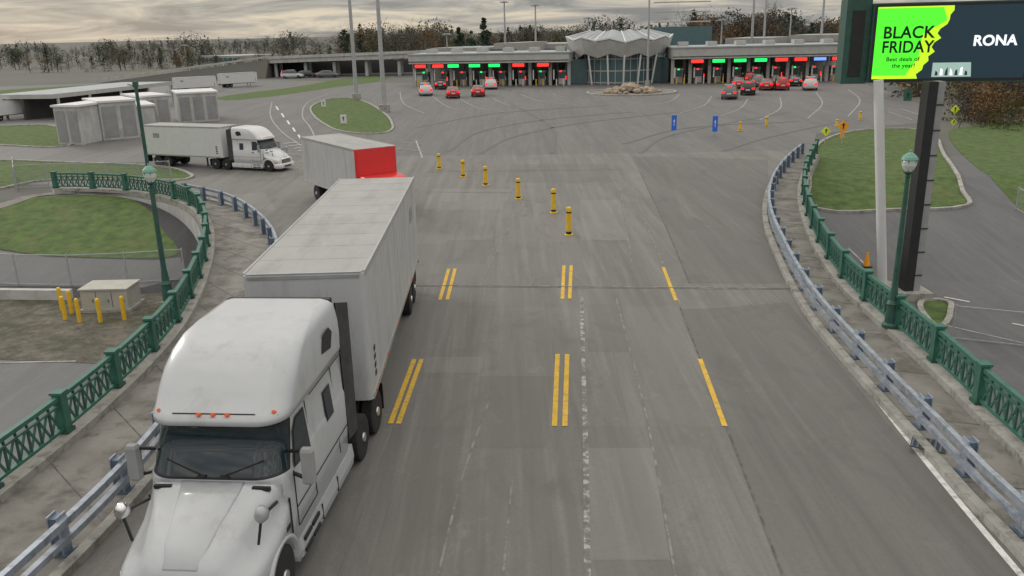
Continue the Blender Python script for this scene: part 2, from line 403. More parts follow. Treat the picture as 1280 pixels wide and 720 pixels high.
for l,mm in[([(533,446),(604,446),(600,466),(529,466)],m_patch2),([(600,470),(690,470),(684,560),(585,560)],m_patch1),([(735,560),(815,560),(838,700),(737,700)],m_patch2),([(735,380),(775,380),(790,440),(735,440)],m_patch1),
  ([(540,236),(640,236),(628,262),(528,262)],m_patch2),([(560,300),(620,300),(606,330),(542,330)],m_patch1),([(725,250),(775,250),(785,300),(727,300)],m_patch2),([(640,205),(760,205),(765,228),(632,228)],m_patch1),([(270,245),(330,240),(345,262),(310,262)],m_patch2),([(905,215),(955,215),(955,250),(915,250)],m_patch2)]:
    patch('pavement_repair',dp(l),.0325,mm,False)
strips('yellow_lane_marking',[[(561,336),(550,375)],[(569,336),(559,375)],[(518,449),(488,530)],[(527,449),(498,530)],[(705,332),(703,374)],[(714,332),(712,374)],[(697,443),(693,533)],[(709,443),(706,533)],[(829,334),(845,376)],[(875,449),(906,533)]],.13,.042,m_yel)
strips('white_edge_line',[[(1330,782),(1275,718),(1180,605),(1110,518),(1050,440),(1000,372),(975,325),(961,293),(957,268),(962,240),(975,215)]],.13,.042,m_wht,False,5)
strips('longitudinal_joint',[[(727,372),(729,450),(732,560),(735,760)]],.12,.038,m_seam,False,3)
strips('longitudinal_joint',[[(612,500),(580,590),(545,730)],[(770,372),(808,520),(846,730)],[(780,196),(800,260),(850,380)],[(640,600),(628,730)],[(655,245),(600,356)],[(770,200),(790,330)]],.05,.038,m_seam2,False,3)
strips('tar_seam',[[(850,384),(930,590),(980,724)],[(528,240),(640,241)],[(862,354),(832,282),(800,215)],[(530,215),(780,212)]],.05,.04,m_tar)
strips('expansion_joint',[[(262,352),(525,357),(995,361)]],.24,.039,m_seam2)
strips('joint_gap',[[(262,352),(525,357),(995,361)]],.08,.044,m_tar)
strips('surface_repair',[[(835,205),(862,275)]],.45,.037,m_patch1)
p=Gz(1160,563)
mb=MB(); mb.M=Matrix.Translation((p.x,p.y,.17))@Matrix.Rotation(-.55,4,'Z'); mb.box(-.35,.35,-.3,.3,0,.01,m_frame)
for i in range(6): mb.box(-.33+.11*i,-.29+.11*i,-.28,.28,.01,.025,m_galvd)
mb.obj('drain_grate')
strips('lane_line',[[(340,128),(338,145),(352,165),(385,188)],[(395,175),(388,160),(378,145),(385,128),(410,118)],[(520,176),(528,198)],[(492,178),(528,180)],[(492,186),(530,190)],[(200,180),(300,185),(385,196)],
 [(500,116),(505,130),(530,142)],[(540,120),(560,134),(585,140)],[(575,124),(600,136),(640,142)],[(612,121),(640,133),(690,138)],[(650,118),(680,128),(720,132)],[(690,118),(720,124),(750,126)],
 [(850,118),(835,128),(800,134)],[(890,120),(880,132),(850,142)],[(935,124),(925,136),(900,146)],[(975,122),(975,136),(950,150)],[(1020,116),(1028,130),(1010,148)],[(1060,112),(1075,126),(1060,146)],
 [(1110,140),(1140,150)],[(1125,136),(1155,146)]],.14,.04,m_wht2,True,4)
strips('lane_dash',[[(345+i*7,133+i*9),(348+i*7,138+i*9)] for i in range(5)]+[[(355+i*6,180+i*3),(372+i*6,178+i*3)] for i in range(5)],.2,.045,m_wht,True)
strips('tyre_track',[[(560,190),(600,165),(680,150),(790,140)],[(600,192),(640,172),(720,155),(850,140)],[(800,192),(830,172),(900,156),(990,140)],[(690,192),(690,160),(640,130)],[(900,190),(960,172),(1060,150)],[(520,160),(620,142),(760,132)],[(780,180),(860,160),(1000,152)]],.35,.03,m_track,True,5)
strips('parking_arrow',[[(1180,372),(1212,378)],[(1265,405),(1300,412)]],.12,.03,m_wht,True)
strips('parking_line',[[(1150,400),(1290,432)],[(1060,310),(1080,330)],[(0,454),(95,452)]],.1,.025,m_wht2,True)

# ------------------------------------------------------------ trucks
def rr(x0,x1,y0,y1,rf,rb,z,n=7):
    out=[]
    for cx,cy,r,a0 in((x1-rb,y1-rb,rb,0),(x0+rb,y1-rb,rb,90),(x0+rf,y0+rf,rf,180),(x1-rf,y0+rf,rf,270)):
        for i in range(n+1):
            a=math.radians(a0+90*i/n); out.append((cx+r*math.cos(a),cy+r*math.sin(a),z))
    return out
def wheel(mb,x,y,side,r=.51,w=.28,dual=False,rim=m_alu):
    for k in range(2 if dual else 1):
        a=x-side*(k*.32); b=a-side*w
        rings=[]
        for t,rad in((0,.62),(.0,.8),(.04,.94),(.1,1),(.9,1),(.96,.94),(1,.8),(1,.62)):
            xx=a+(b-a)*t; rings.append([(xx,y+r*rad*math.cos(2*math.pi*i/24),r+r*rad*math.sin(2*math.pi*i/24)) for i in range(24)])
        mb.loft(rings,m_tire)
    mb.cyl((x-side*.06,y,r),(x-side*.05,y,r),r*.6,r*.6,rim,20)
    mb.cyl((x-side*.05,y,r),(x+side*.03,y,r),r*.24,r*.2,rim,14)
    for i in range(10):
        a=2*math.pi*i/10; mb.cyl((x-side*.05,y+r*.36*math.cos(a),r+r*.36*math.sin(a)),(x-side*.02,y+r*.36*math.cos(a),r+r*.36*math.sin(a)),.02,.02,m_chrome,6)
        a+=.3; mb.cyl((x-side*.052,y+r*.49*math.cos(a),r+r*.49*math.sin(a)),(x-side*.048,y+r*.49*math.cos(a),r+r*.49*math.sin(a)),.035,.035,m_frame,8)
def tractor(parent,paint,loc=(0,0,0),rot=0):
    objs=[]
    mb=MB()
    lev=[(.62,1.62,1.17,.3),(1.2,1.6,1.2,.35),(2.0,1.6,1.2,.38),(2.06,1.56,1.18,.5),(2.10,1.58,1.17,.52),(2.45,1.77,1.15,.5),(2.80,1.97,1.12,.46),(2.86,1.93,1.13,.44),(2.90,1.80,1.17,.48),(3.0,1.82,1.19,.5),(3.06,1.93,1.19,.5),(3.3,2.17,1.2,.46),(3.55,2.45,1.19,.44),(3.76,2.78,1.16,.42),(3.9,3.15,1.12,.4),(3.97,3.6,1.06,.4),(4.0,4.2,.94,.3)]
    rings=[rr(-hw,hw,y0,5.25 if z<3.95 else 5.2,rf,.08,z,10) for z,y0,hw,rf in lev]
    N=len(rings[0])
    def mf(k,i):
        a=rings[k][i];b=rings[k][(i+1)%N]
        if 4<=k<=5:
            yy=(a[1]+b[1])/2; y0=lev[k][1]
            if yy<y0+.34: return m_glass
            if yy<y0+.46: return m_blk
        if k in(3,6) and (a[1]+b[1])/2<lev[k][1]+.42: return m_blk
        return None
    mb.loft(rings,paint,True,mf=mf)
    for x in(-.98,-.24,0,.24,.98):
        yv=1.80+(.14 if abs(x)>.9 else 0)
        mb.cyl((x,yv+.16,3.02),(x,yv+.06,3.08),.05,.03,m_amber,10); mb.box(x-.07,x+.07,yv+.06,yv+.2,2.995,3.025,m_amber)
    mb.bar((-.7,1.925,3.065),(.7,1.925,3.065),.02,.014,m_blk)
    for sd in(-1,1):
        def P_(y,z,o=.006):
            hw=1.2-(max(0,z-2.05))*.10 if z>2.0 else 1.205
            if z>2.88: hw=1.205
            return (sd*(hw+o),y,z)
        def quad(l,m,o=.006): mb.add([P_(y,z,o) for y,z in l],[tuple(range(len(l)))],m)
        quad([(2.08,2.02),(2.95,1.92),(2.95,2.74),(2.5,2.76),(2.28,2.6)],m_blk,.006)
        quad([(2.13,2.06),(2.9,1.97),(2.9,2.69),(2.53,2.71),(2.33,2.56)],m_glass,.011)
        quad([(3.95,1.95),(4.4,1.95),(4.4,2.55),(3.95,2.55)],m_blk,.006); quad([(3.99,1.99),(4.36,1.99),(4.36,2.51),(3.99,2.51)],m_glass,.011)
        quad([(4.0,3.3),(4.55,3.22),(4.7,3.5),(4.5,3.66),(4.15,3.62)],m_blk,.006)
        for l in([(2.02,.95),(2.02,2.0)],[(3.05,.95),(3.05,2.8)],[(2.02,.95),(3.05,.95)],[(4.6,.95),(4.6,2.8)],[(3.1,2.90),(5.2,2.90)],[(2.05,1.3),(5.2,1.3)]):
            a=P_(*l[0],.004);b=P_(*l[1],.004); mb.bar(a,b,.014,.014,m_blk)
        mb.box(min(sd*1.2,sd*1.24),max(sd*1.2,sd*1.24),2.75,2.98,1.70,1.76,m_blk)
        mb.bar((sd*1.15,2.05,2.35),(sd*1.5,1.92,2.42),.05,.05,m_blk); mb.bar((sd*1.15,2.05,1.95),(sd*1.5,1.92,1.9),.05,.05,m_blk)
        rg=[[(sd*1.5+dx*s,1.92+dy*s,z) for dx,dy in((-.09,-.07),(.09,-.07),(.12,.02),(.1,.09),(-.1,.09),(-.12,.02))] for z,s in((1.82,.6),(1.86,1),(2.42,1),(2.47,.7))]
        mb.loft(rg,m_panel,False)
        mb.box(sd*1.5-.09,sd*1.5+.09,2.012,2.018,1.9,2.38,m_chrome)
        mb.loft([[(sd*(1.02),y,.28),(sd*(1.2+b_),y,.28),(sd*(1.225+b_),y,.45),(sd*(1.2+b_),y,.68),(sd*1.02,y,.68)] for y,b_ in((1.98,-.04),(2.1,0),(5.4,0),(5.5,-.03))],paint,False)
        for y in(2.15,2.6):
            for z in(.34,.56): mb.box(min(sd*1.18,sd*1.245),max(sd*1.18,sd*1.245),y,y+.38,z,z+.07,m_blk)
        for y in(3.2,4.2):mb.box(min(sd*1.2,sd*1.23),max(sd*1.2,sd*1.23),y,y+.02,.32,.64,m_blk)
        mb.add([(sd*1.2,5.25,.9),(sd*1.25,5.75,.9),(sd*1.25,5.75,3.75),(sd*1.15,5.25,3.9),(sd*1.17,5.25,.9),(sd*1.22,5.75,.9),(sd*1.22,5.75,3.75),(sd*1.12,5.25,3.9)],[(0,1,2,3),(4,7,6,5),(1,5,6,2),(2,6,7,3),(0,4,5,1)],m_frame)
        mb.box(sd*1.0-.02,sd*1.0+.02,5.3,5.33,1,3.7,paint)
    mb.box(-1.04,1.04,5.251,5.4,3.86,3.97,m_blk)
    for x0,x1 in((-.1,-.8),(.15,.85)):
        mb.bar((x0,1.57,2.1),(x1,1.72,2.34),.025,.02,m_blk); mb.bar((x0,1.56,2.12),(x0+(x1-x0)*.2,1.57,2.1),.05,.04,m_blk)
    mb.box(-.6,-.2,1.62,1.68,2.12,2.15,m_signw)
    objs.append(mb.obj('cab',weld=True))
    mb=MB()
    st=[(.10,.80,.74,.98,.50,1.16),(.15,.95,.72,1.04,.56,1.28),(.27,1.06,.72,1.10,.62,1.40),(.5,1.14,.78,1.17,.69,1.53),(.8,1.18,1.02,1.24,.76,1.66),(1.1,1.205,1.12,1.31,.83,1.77),(1.4,1.21,1.10,1.42,.92,1.89),(1.6,1.21,1.04,1.58,1.0,1.98),(1.72,1.2,.95,1.70,1.05,2.035)]
    def hr(y,ow,zb,oz,ht,zt_):
        h=[(ow,zb),(ow,oz-.12),(ow-.03,oz-.04),(ow-.1,oz+.01),(ow-.6*(ow-ht),oz+.3*(zt_-oz)),(ht+.06,zt_-.13),(ht-.02,zt_-.05),(ht-.12,zt_-.01),(ht*.5,zt_+.012)]
        return [(x,y,z) for x,z in h]+[(-x,y,z) for x,z in h[::-1]]
    mb.loft([hr(*s) for s in st],paint,True)
    mb.loft([[(-w_,y,z-.03),(-w_+.05,y,z+.035),(w_-.05,y,z+.035),(w_,y,z-.03)] for y,w_,z in((.17,.30,1.31),(.5,.38,1.545),(.9,.44,1.70),(1.3,.5,1.865),(1.62,.56,2.0))],paint,True)
    for sd in(-1,1):
        mb.box(min(sd*.68,sd*.98),max(sd*.68,sd*.98),1.50,1.56,1.90,1.965,m_blk)
        a,b=sorted((sd*1.19,sd*1.216)); mb.box(a,b,1.70,1.73,1.0,1.66,m_blk)
        a,b=sorted((sd*1.19,sd*1.222)); mb.box(a,b,1.45,1.62,1.18,1.26,m_blk)
    mb.box(-.58,.58,.04,.12,.72,1.12,m_blk)
    for i in range(7): mb.box(-.55,.55,.02,.05,.75+i*.055,.77+i*.055,m_chrome)
    mb.loft([[(-.62,y,z),(.62,y,z),(.58,y,z+.05),(-.58,y,z+.05)] for y,z in((.03,1.1),(.13,1.17))],m_chrome,False)
    mb.box(-.1,.1,.015,.05,1.1,1.18,m_chrome)
    for sd in(-1,1):
        rings=[]
        for i in range(17):
            a=math.radians(-14+208*i/16); ro=.68; ri=.60; c_=1.22
            yo=c_-ro*math.cos(a)*1.05; zo=.5+ro*math.sin(a); yi=c_-ri*math.cos(a)*1.05; zi=.5+ri*math.sin(a)
            rings.append([(sd*.75,yo,zo),(sd*1.17,yo,zo),(sd*1.225,yo,zo-.02*math.sin(a)),(sd*1.23,yi,zi),(sd*.75,yi,zi)])
        mb.loft(rings,paint,True)
        mb.loft([[(sd*.64,.13,.80),(sd*.93,.13,.82),(sd*.97,.16,1.0),(sd*.70,.12,1.05)],[(sd*.66,.3,.82),(sd*1.10,.34,.84),(sd*1.10,.42,1.10),(sd*.74,.3,1.16)]],m_lens,True)
        mb.bar((sd*1.08,1.5,1.72),(sd*1.12,.75,1.92),.04,.04,m_blk); mb.bar((sd*1.02,.75,1.42),(sd*1.12,.75,1.92),.035,.035,m_blk)
        mb.loft([[(sd*1.12+.11*s*math.cos(t*math.pi/5),y,1.95+.14*s*math.sin(t*math.pi/5)) for t in range(10)] for y,s in((.66,.4),(.69,.85),(.75,1),(.82,1))],m_chrome if sd<0 else m_pole,True)
    objs.append(mb.obj('hood',weld=True))
    mb=MB()
    mb.loft([rr(-1.1,1.1,.0,.5,.3,.05,.28),rr(-1.2,1.2,-.04,.55,.34,.05,.36),rr(-1.22,1.22,-.05,.6,.36,.05,.6),rr(-1.16,1.16,0,.6,.34,.05,.74)],paint,True)
    mb.box(-.5,.5,-.065,-.04,.4,.55,m_blk)
    objs.append(mb.obj('bumper',weld=True))
    mb=MB()
    for x in(-.43,.43): mb.box(x-.05,x+.05,.5,8.0,.72,.98,m_frame)
    mb.box(-.95,.95,1.7,5.2,.5,.75,m_frame)
    mb.box(-.5,.5,6.3,7.2,.98,1.12,m_frame)
    for sd in(-1,1):
        wheel(mb,sd*1.2,1.22,sd); wheel(mb,sd*1.25,6.15,sd,dual=True); wheel(mb,sd*1.25,7.45,sd,dual=True)
        mb.cyl((sd*.88,3.0,.55),(sd*.88,5.2,.55),.3,.3,m_alu,18)
        mb.box(min(sd*.65,sd*1.25),max(sd*.65,sd*1.25),8.05,8.08,.3,.95,m_blk)
    for y in(1.22,6.15,7.45): mb.cyl((-1,y,.51),(1,y,.51),.08,.08,m_frame,8)
    for x in(-.15,0,.15): mb.cyl((x,5.25,2.1),(x*1.5,6.9,1.5),.02,.02,m_blk,6)
    objs.append(mb.obj('chassis'))
    T=Matrix.Translation(loc)@Matrix.Rotation(rot,4,'Z')
    for o in objs: o.parent=parent; o.matrix_local=T
def trailer(parent,L,loc,rot=0,w=1.3,h=4.11,side=m_trail,rw=(1.6,2.9),roof=m_roofd):
    mb=MB(); z0=1.12
    mb.loft([rr(-w,w,0,L,.12,.02,z,4) for z in(z0,h-.03)],side,False)
    mb.add(rr(-w+.03,w-.03,.03,L-.03,.12,.02,h-.012,4),[tuple(range(20))],roof)
    k=int(L/1.2)
    for i in range(1,k): mb.box(-w+.06,w-.06,i*L/k-.01,i*L/k+.01,h-.02,h-.008,roof)
    mb.box(-w+.1,w-.1,.0,.06,h-.03,h+.004,m_alu)
    for sd in(-1,1):
        a,b=sorted((sd*(w-.035),sd*(w+.012))); mb.box(a,b,.12,L,h-.13,h+.004,m_alu); 
        a,b=sorted((sd*(w-.02),sd*(w+.014))); mb.box(a,b,.12,L,z0-.03,z0+.1,m_alu)
        n=int(L/1.24)
        for i in range(1,n):
            a,b=sorted((sd*w,sd*(w+.004))); mb.box(a,b,i*L/n-.015,i*L/n+.015,z0+.1,h-.13,side)
        for i in range(6):
            a,b=sorted((sd*(w+.012),sd*(w+.03))); mb.box(a,b,.5+i*(L-1)/5,.62+i*(L-1)/5,z0-.0,z0+.05,m_amber)
        a,b=sorted((sd*(w+.007),sd*(w+.012))); mb.box(a,b,L-2.3,L-1.5,h-1.2,h-.75,m_panel)
        a,b=sorted((sd*(w+.007),sd*(w+.013)))
        for j in range(4): mb.box(a,b,.55,.75,z0+.35+j*.2,z0+.47+j*.2,m_blk)
        mb.box(sd*.85-.06,sd*.85+.06,2.3,2.42,.25,z0,m_frame); mb.box(sd*.85-.12,sd*.85+.12,2.22,2.5,.2,.25,m_frame)
        for q in rw: wheel(mb,sd*(w-.03),L-q,sd,dual=True)
        mb.box(sd*.9-.3,sd*.9+.3,L-.3,L-.28,.35,z0,m_blk)
    mb.box(-w+.1,w-.1,-.02,.0,h-.12,h-.05,m_alu)
    for x in(-.45,.45): mb.box(x-.05,x+.05,.3,L-.3,z0-.16,z0,m_frame)
    mb.box(-.6,.6,L-rw[1]-.9,L-rw[0]+.9,.7,z0-.16,m_frame)
    mb.box(-w,w,L-.02,L+.04,z0-.15,z0+.02,m_frame)
    for x in(-.3,.3): mb.cyl((x,L+.03,z0),(x,L+.03,h-.1),.02,.02,m_alu,6)
    mb.box(-.9,.9,L+.02,L+.06,.5,.6,m_alu)
    mb.box(-.25,.25,-.05,0,z0+.3,z0+.6,m_blk)
    o=mb.obj('trailer'); o.parent=parent; o.matrix_local=Matrix.Translation(loc)@Matrix.Rotation(rot,4,'Z')
e=empty('semi_truck',(-4.46,17.9,.03))
rt=-math.radians(5.0)
bx=Matrix.Rotation(rt,4,'Z')@Vector((0,-7.2,0))
tractor(e,m_truckw,(bx.x-.02,bx.y-.05,0),rt)
trailer(e,12.25,(.0,-.65,0),math.radians(1.0))
m_truckb=mat('truck_bright_white',(.66,.67,.68),.35,var=.04,coat=.5)
a=G(370,211); b=G(210,203); d=(b-a).normalized(); ang=math.atan2(d.y,d.x)-math.pi/2; SC=.74
off=Matrix.Rotation(ang,3,'Z')@Vector((-.9,0,0))
e=empty('semi_truck',(a.x+off.x,a.y+off.y,.03),ang,SC)
tractor(e,m_truckb,(0,0,0)); trailer(e,(b-a).length/SC-6.0,(0,6.4,0),0,h=4.0,side=m_truckb)
fl=Gz(443,187,3.5); ang=math.radians(34); w=1.15; Lb=7.4
org=fl+Vector((math.cos(ang),math.sin(ang)))*w
e=empty('box_truck',(org.x,org.y,.03),ang)
mb=MB()
mb.loft([rr(-w,w,0,Lb,.1,.02,z,4) for z in(.95,3.44)],m_trail,False,mf=lambda k,i: m_red if 10<=i<=18 else None)
mb.add(rr(-w+.02,w-.02,.02,Lb-.02,.1,.02,3.455,4),[tuple(range(20))],m_roofd)
for sd in(-1,1):
    a_,b_=sorted((sd*(w-.03),sd*(w+.012))); mb.box(a_,b_,.1,Lb,3.36,3.47,m_alu); mb.box(a_,b_,.1,Lb,.93,1.03,m_alu)
    for i in range(1,12): 
        a_,b_=sorted((sd*w,sd*(w+.004))); mb.box(a_,b_,i*Lb/12-.012,i*Lb/12+.012,1.03,3.36,m_trail)
    wheel(mb,sd*1.1,Lb-1.6,sd,dual=True,r=.46); wheel(mb,sd*1.1,-1.0,sd,r=.46)
    mb.box(sd*.4-.05,sd*.4+.05,-1.8,Lb-.2,.6,.93,m_frame)
mb.box(-w+.08,w-.08,-.03,0,1.9,3.38,m_red)
o=mb.obj('cargo_box'); par(o,e)
mb=MB()
mb.loft([rr(-1.05,1.05,y0,-.12,.25,.05,z,5) for z,y0 in((.45,-1.75),(1.25,-1.75),(1.3,-1.72),(1.95,-1.35),(2.05,-1.2),(2.12,-.9))],m_red,True,mf=lambda k,i: m_glass if (k==2 and 11<=i<=23) else None)
o=mb.obj('cab',weld=True); par(o,e)

# ------------------------------------------------------------ cars
def car(px,py,col,ang,suv=False,name='car'):
    p=G(px,py); mb=MB(); k=1.18 if suv else 1
    st=[(-2.25,.74,.38,.62,.64,.6),(-2.15,.84,.28,.74,.76,.7),(-1.2,.9,.25,.92,.95,.75),(-.55,.91,.25,.97,1.38*k,.62),(.2,.92,.25,.98,1.45*k,.64),(1.1,.92,.25,1.0,1.42*k,.62),(1.85 if not suv else 2.05,.9,.26,1.0,1.08 if not suv else 1.5,.66),(2.2,.86,.3,.95,.98,.7),(2.27,.8,.4,.7,.72,.65)]
    rings=[[(-hw,y,z0),(-hw*1.01,y,(z0+zb)/2),(-hw*.96,y,zb),(-hr,y,zr),(hr,y,zr),(hw*.96,y,zb),(hw*1.01,y,(z0+zb)/2),(hw,y,z0)] for y,hw,z0,zb,zr,hr in st]
    def mf(k_,i):
        if i in(2,4) and 2<=k_<=5: return m_glass
        if i==3 and k_ in(2,5): return m_glass
        return None
    mb.loft(rings,col,True,mf=mf)
    for sd in(-1,1):
        wheel(mb,sd*.92,-1.4,sd,r=.33,w=.2); wheel(mb,sd*.92,1.4,sd,r=.33,w=.2)
        mb.box(sd*.66-.17,sd*.66+.17,2.2,2.29,.7,.94,m_tail); mb.box(sd*.62-.14,sd*.62+.14,-2.26,-2.18,.58,.72,m_lens)
        mb.box(sd*1.0-.08,sd*1.0+.08,-.8,-.7,.92,1.04,col)
    mb.box(-.3,.3,1.9,1.95,1.28*k,1.33*k,m_tail) if suv else mb.box(-.2,.2,2.0,2.04,1.03,1.06,m_tail)
    mb.box(-.26,.26,2.265,2.29,.6,.74,m_signw)
    mb.obj(name,loc=(p.x,p.y,.05),rot=ang,scale=1.05,weld=True)
c_w=mat('car_white',(.6,.6,.6),.3,var=.03,coat=.5); c_r=mat('car_red',(.35,.015,.015),.3,var=.03,coat=.5); c_k=mat('car_black',(.02,.02,.022),.3,var=.03,coat=.5); c_g=mat('car_grey',(.15,.16,.17),.3,var=.03,coat=.5)
PI=math.pi
for px,py,c,a,s in[(532,119,c_w,PI+.15,True),(566,122,c_r,PI+.1,False),(598,120,c_r,PI,False),(912,123,c_g,PI-.3,True),(935,118,c_k,PI-.3,True),(922,110,c_r,PI-.2,False),(946,108,c_g,PI-.2,True),(957,112,c_r,PI-.25,False),(976,112,c_r,PI-.2,True),(1012,112,c_w,PI-.3,True),(992,107,c_k,PI-.2,False),(552,111,c_k,PI,False),(614,111,c_w,PI,True),(933,104,c_r,PI,True)]:
    car(px,py,c,a,s)
car(366,98,c_w,PI/2,True,name='van'); car(384,97,c_k,PI/2,False); car(410,97,c_g,PI/2,False)

# ------------------------------------------------------------ inspection plaza buildings
def pxbox(mb,l,r_,top,depth,m,mr=None,zbase=0):
    a=G(*l);b=G(*r_); d=(b-a).normalized(); n=Vector((-d.y,d.x))
    if n.y<0:n=-n
    h=hgt(a,top)
    mb.prism([a,b,b+n*depth,a+n*depth],zbase-.1,h,m,mr); return a,b,n,h
def canopy(name,l,r_,ytop,ybot,signs,nb):
    e=empty(name); a=G(*l);b=G(*r_); d=(b-a); L=d.length; d=d/L; ht=hgt(a,ytop); hb=hgt(a,ybot)
    mb=MB(); ang=math.atan2(d.y,d.x); T=Matrix.Translation((a.x,a.y,0))@Matrix.Rotation(ang,4,'Z')
    mb.M=T
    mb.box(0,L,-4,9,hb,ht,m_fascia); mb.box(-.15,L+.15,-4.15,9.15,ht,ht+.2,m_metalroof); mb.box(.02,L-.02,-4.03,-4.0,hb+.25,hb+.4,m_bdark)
    mb.box(0,L,8.6,9,0,hb,m_bwall)
    for i in range(6): mb.box(L*(i+.5)/6-.8,L*(i+.5)/6+.8,1,3,ht+.2,ht+.9,m_fascia)
    o=mb.obj('roof'); par(o,e)
    mb=MB(); mb.M=T
    for i in range(nb+1):
        x=min(max(L*i/nb,.3),L-.3)
        mb.box(x-.25,x+.25,-2.2,-1.8,0,hb,m_fascia); mb.box(x-.25,x+.25,5,5.4,0,hb,m_fascia)
    for i in range(nb):
        x=L*(i+.5)/nb
        mb.box(x-.75,x+.75,-1.2,1.6,0,.15,m_curb)
        mb.box(x-.55,x+.55,-.8,1.4,.15,1.05,m_signw if i%2 else m_fascia); mb.box(x-.53,x+.53,-.78,1.38,1.05,2.1,m_glassb); mb.box(x-.65,x+.65,-.95,1.5,2.1,2.4,m_fascia)
        for q in(-.55,.5): mb.box(x+q,x+q+.06,-.82,-.76,1.05,2.1,m_fascia)
        for q in(-.6,.6): mb.cyl((x+q,-2.6,0),(x+q,-2.6,1.1),.11,.11,m_signw if i%2 else m_ybol,8)
        mb.box(x+.75,x+.85,-1.5,-1.4,.9,1.5,m_redem if i%2 else m_signw); mb.box(x-.3,x+.0,-1.0,-.96,2.15,2.35,m_redem if i%3 else m_greenem)
        mb.box(x-1.1,x-.9,-2.9,-2.8,1.0,2.6,m_signw); mb.box(x-.35,x+.35,3.5,4.2,0,2.2,m_signw)
    o=mb.obj('booths'); par(o,e)
    mb=MB(); mb.M=T
    for px,mm in signs:
        t=(px-l[0])/(r_[0]-l[0])*L
        mb.box(t-1.25,t+1.25,-4.2,-4.05,hb-.75,hb-.02,m_blk)
        mb.box(t-.95,t+.95,-4.24,-4.2,hb-.62,hb-.15,mm)
    o=mb.obj('lane_signals'); par(o,e)
canopy('inspection_canopy',(522,107),(716,105.5),68.5,79,[(537,m_redem),(559,m_redem),(578,m_greenem),(604,m_greenem),(628,m_greenem),(657,m_redem),(686,m_redem)],8)
canopy('inspection_canopy',(836,104),(1052,100),60,73,[(866,m_redem),(892,m_greenem),(918,m_greenem),(943,m_greenem),(968,m_redem),(991,m_redem),(1014,m_blueem),(1036,m_redem)],9)
e=empty('rotunda_building'); c=G(777,105); c=Vector((c.x,c.y+5)); px1=G(828,106)
Rg=abs(G(727,106).x-px1.x)/2; hr=hgt(c,66); htp=hgt(c,37); hmid=hgt(c,48)
mb=MB(); n=32
ring=lambda r,z:[(c.x+r*math.cos(2*PI*i/n),c.y+r*math.sin(2*PI*i/n),z) for i in range(n)]
mb.loft([ring(Rg,0),ring(Rg,hr+1.5)],m_glassb,False)
for z in(.3,2.2,4.1,hr): mb.loft([ring(Rg+.06,z-.1),ring(Rg+.06,z+.1)],m_fascia,False)
for i in range(n):
    a=2*PI*i/n; x_=c.x+(Rg+.05)*math.cos(a); y_=c.y+(Rg+.05)*math.sin(a); mb.box(x_-.06,x_+.06,y_-.06,y_+.06,0,hr,m_fascia)
o=mb.obj('glass_drum'); par(o,e)
mb=MB(); NP=11; K=2*NP
rim=[];mid=[];crown=[]
for i in range(K+1):
    a=2*PI*i/K+PI/K; up=(i%2)
    q=lambda r,z,f=1:Vector((c.x+r*math.cos(a),c.y+r*f*math.sin(a),z))
    rim.append(q(Rg+1.5+.5*up,hr-.3+.7*up)); mid.append(q(Rg+2.4+.35*up,hmid-.5+.5*up+.5*abs(math.cos(a)))); crown.append(q(4.9,htp-.25+.3*up,.75))
for i in range(K):
    for A_,B_,mm in((mid,crown,m_metalroof),(rim,mid,m_metalroof)):
        mb.add([A_[i],A_[i+1],B_[i+1],B_[i]],[(0,1,2,3)],mm); dz=Vector((0,0,.3))
        mb.add([A_[i]-dz,A_[i+1]-dz,B_[i+1]-dz,B_[i]-dz],[(0,1,2,3)],m_fascia)
        if i%2==0: mb.bar(A_[i]+Vector((0,0,.06)),B_[i]+Vector((0,0,.06)),.22,.16,m_signw)
        for t in(.33,.66):
            mb.bar(A_[i].lerp(A_[i+1],t)+Vector((0,0,.02)),B_[i].lerp(B_[i+1],t)+Vector((0,0,.02)),.06,.06,m_pole)
    mb.bar(mid[i],mid[i+1],.2,.2,m_signw)
mb.add([Vector((p.x,p.y,htp+.0)) for p in crown[:-1]],[tuple(range(K))],m_metalroof)
o=mb.obj('fan_roof'); par(o,e)
mb=MB()
for a in(200,225,250,270,290,315,340):
    a=math.radians(a); mb.bar((c.x+(Rg+.7)*math.cos(a),c.y+(Rg+.7)*math.sin(a),0),(c.x+(Rg+1.6)*math.cos(a),c.y+(Rg+1.6)*math.sin(a),hr-.1),.25,.25,m_signw)
a1=G(706,105);b1=G(727,105); mb.box(a1.x,b1.x+1,c.y-3,c.y+6,0,hgt(c,72),m_glassb); a1=G(828,105);b1=G(842,105); mb.box(a1.x-1,b1.x,c.y-3,c.y+6,0,hgt(c,72),m_glassb)
o=mb.obj('columns'); par(o,e)
mb=MB(); pxbox(mb,(815,88),(888,87),34,14,m_glassb,m_metalroof)
a=G(815,88);b=G(888,87)
for z in range(1,8): mb.box(a.x,b.x,a.y-.15,a.y-.05,z*2-.15,z*2+.1,m_fascia)
mb.obj('office_building')
for l,r_,t in[((540,84),(610,84),60),((618,84),(642,84),54),((650,80),(706,80),55),((905,80),(960,80),48),((985,78),(1050,78),44),((252,80),(300,80),70)]:
    mb=MB(); A_=pxbox(mb,l,r_,t,20,m_bwall,m_metalroof); a,b,n_,h=A_
    for i in range(8):
        q=a.lerp(b,(i+.5)/8); mb.box(q.x-1.3,q.x+1.3,q.y-.1,q.y-.02,h*.35,h*.75,m_glassb)
    mb.obj('warehouse')
e=empty('highway_overpass'); a=G(338,97);b=G(540,94); h1=hgt(a,74);h2=hgt(b,66); mb=MB()
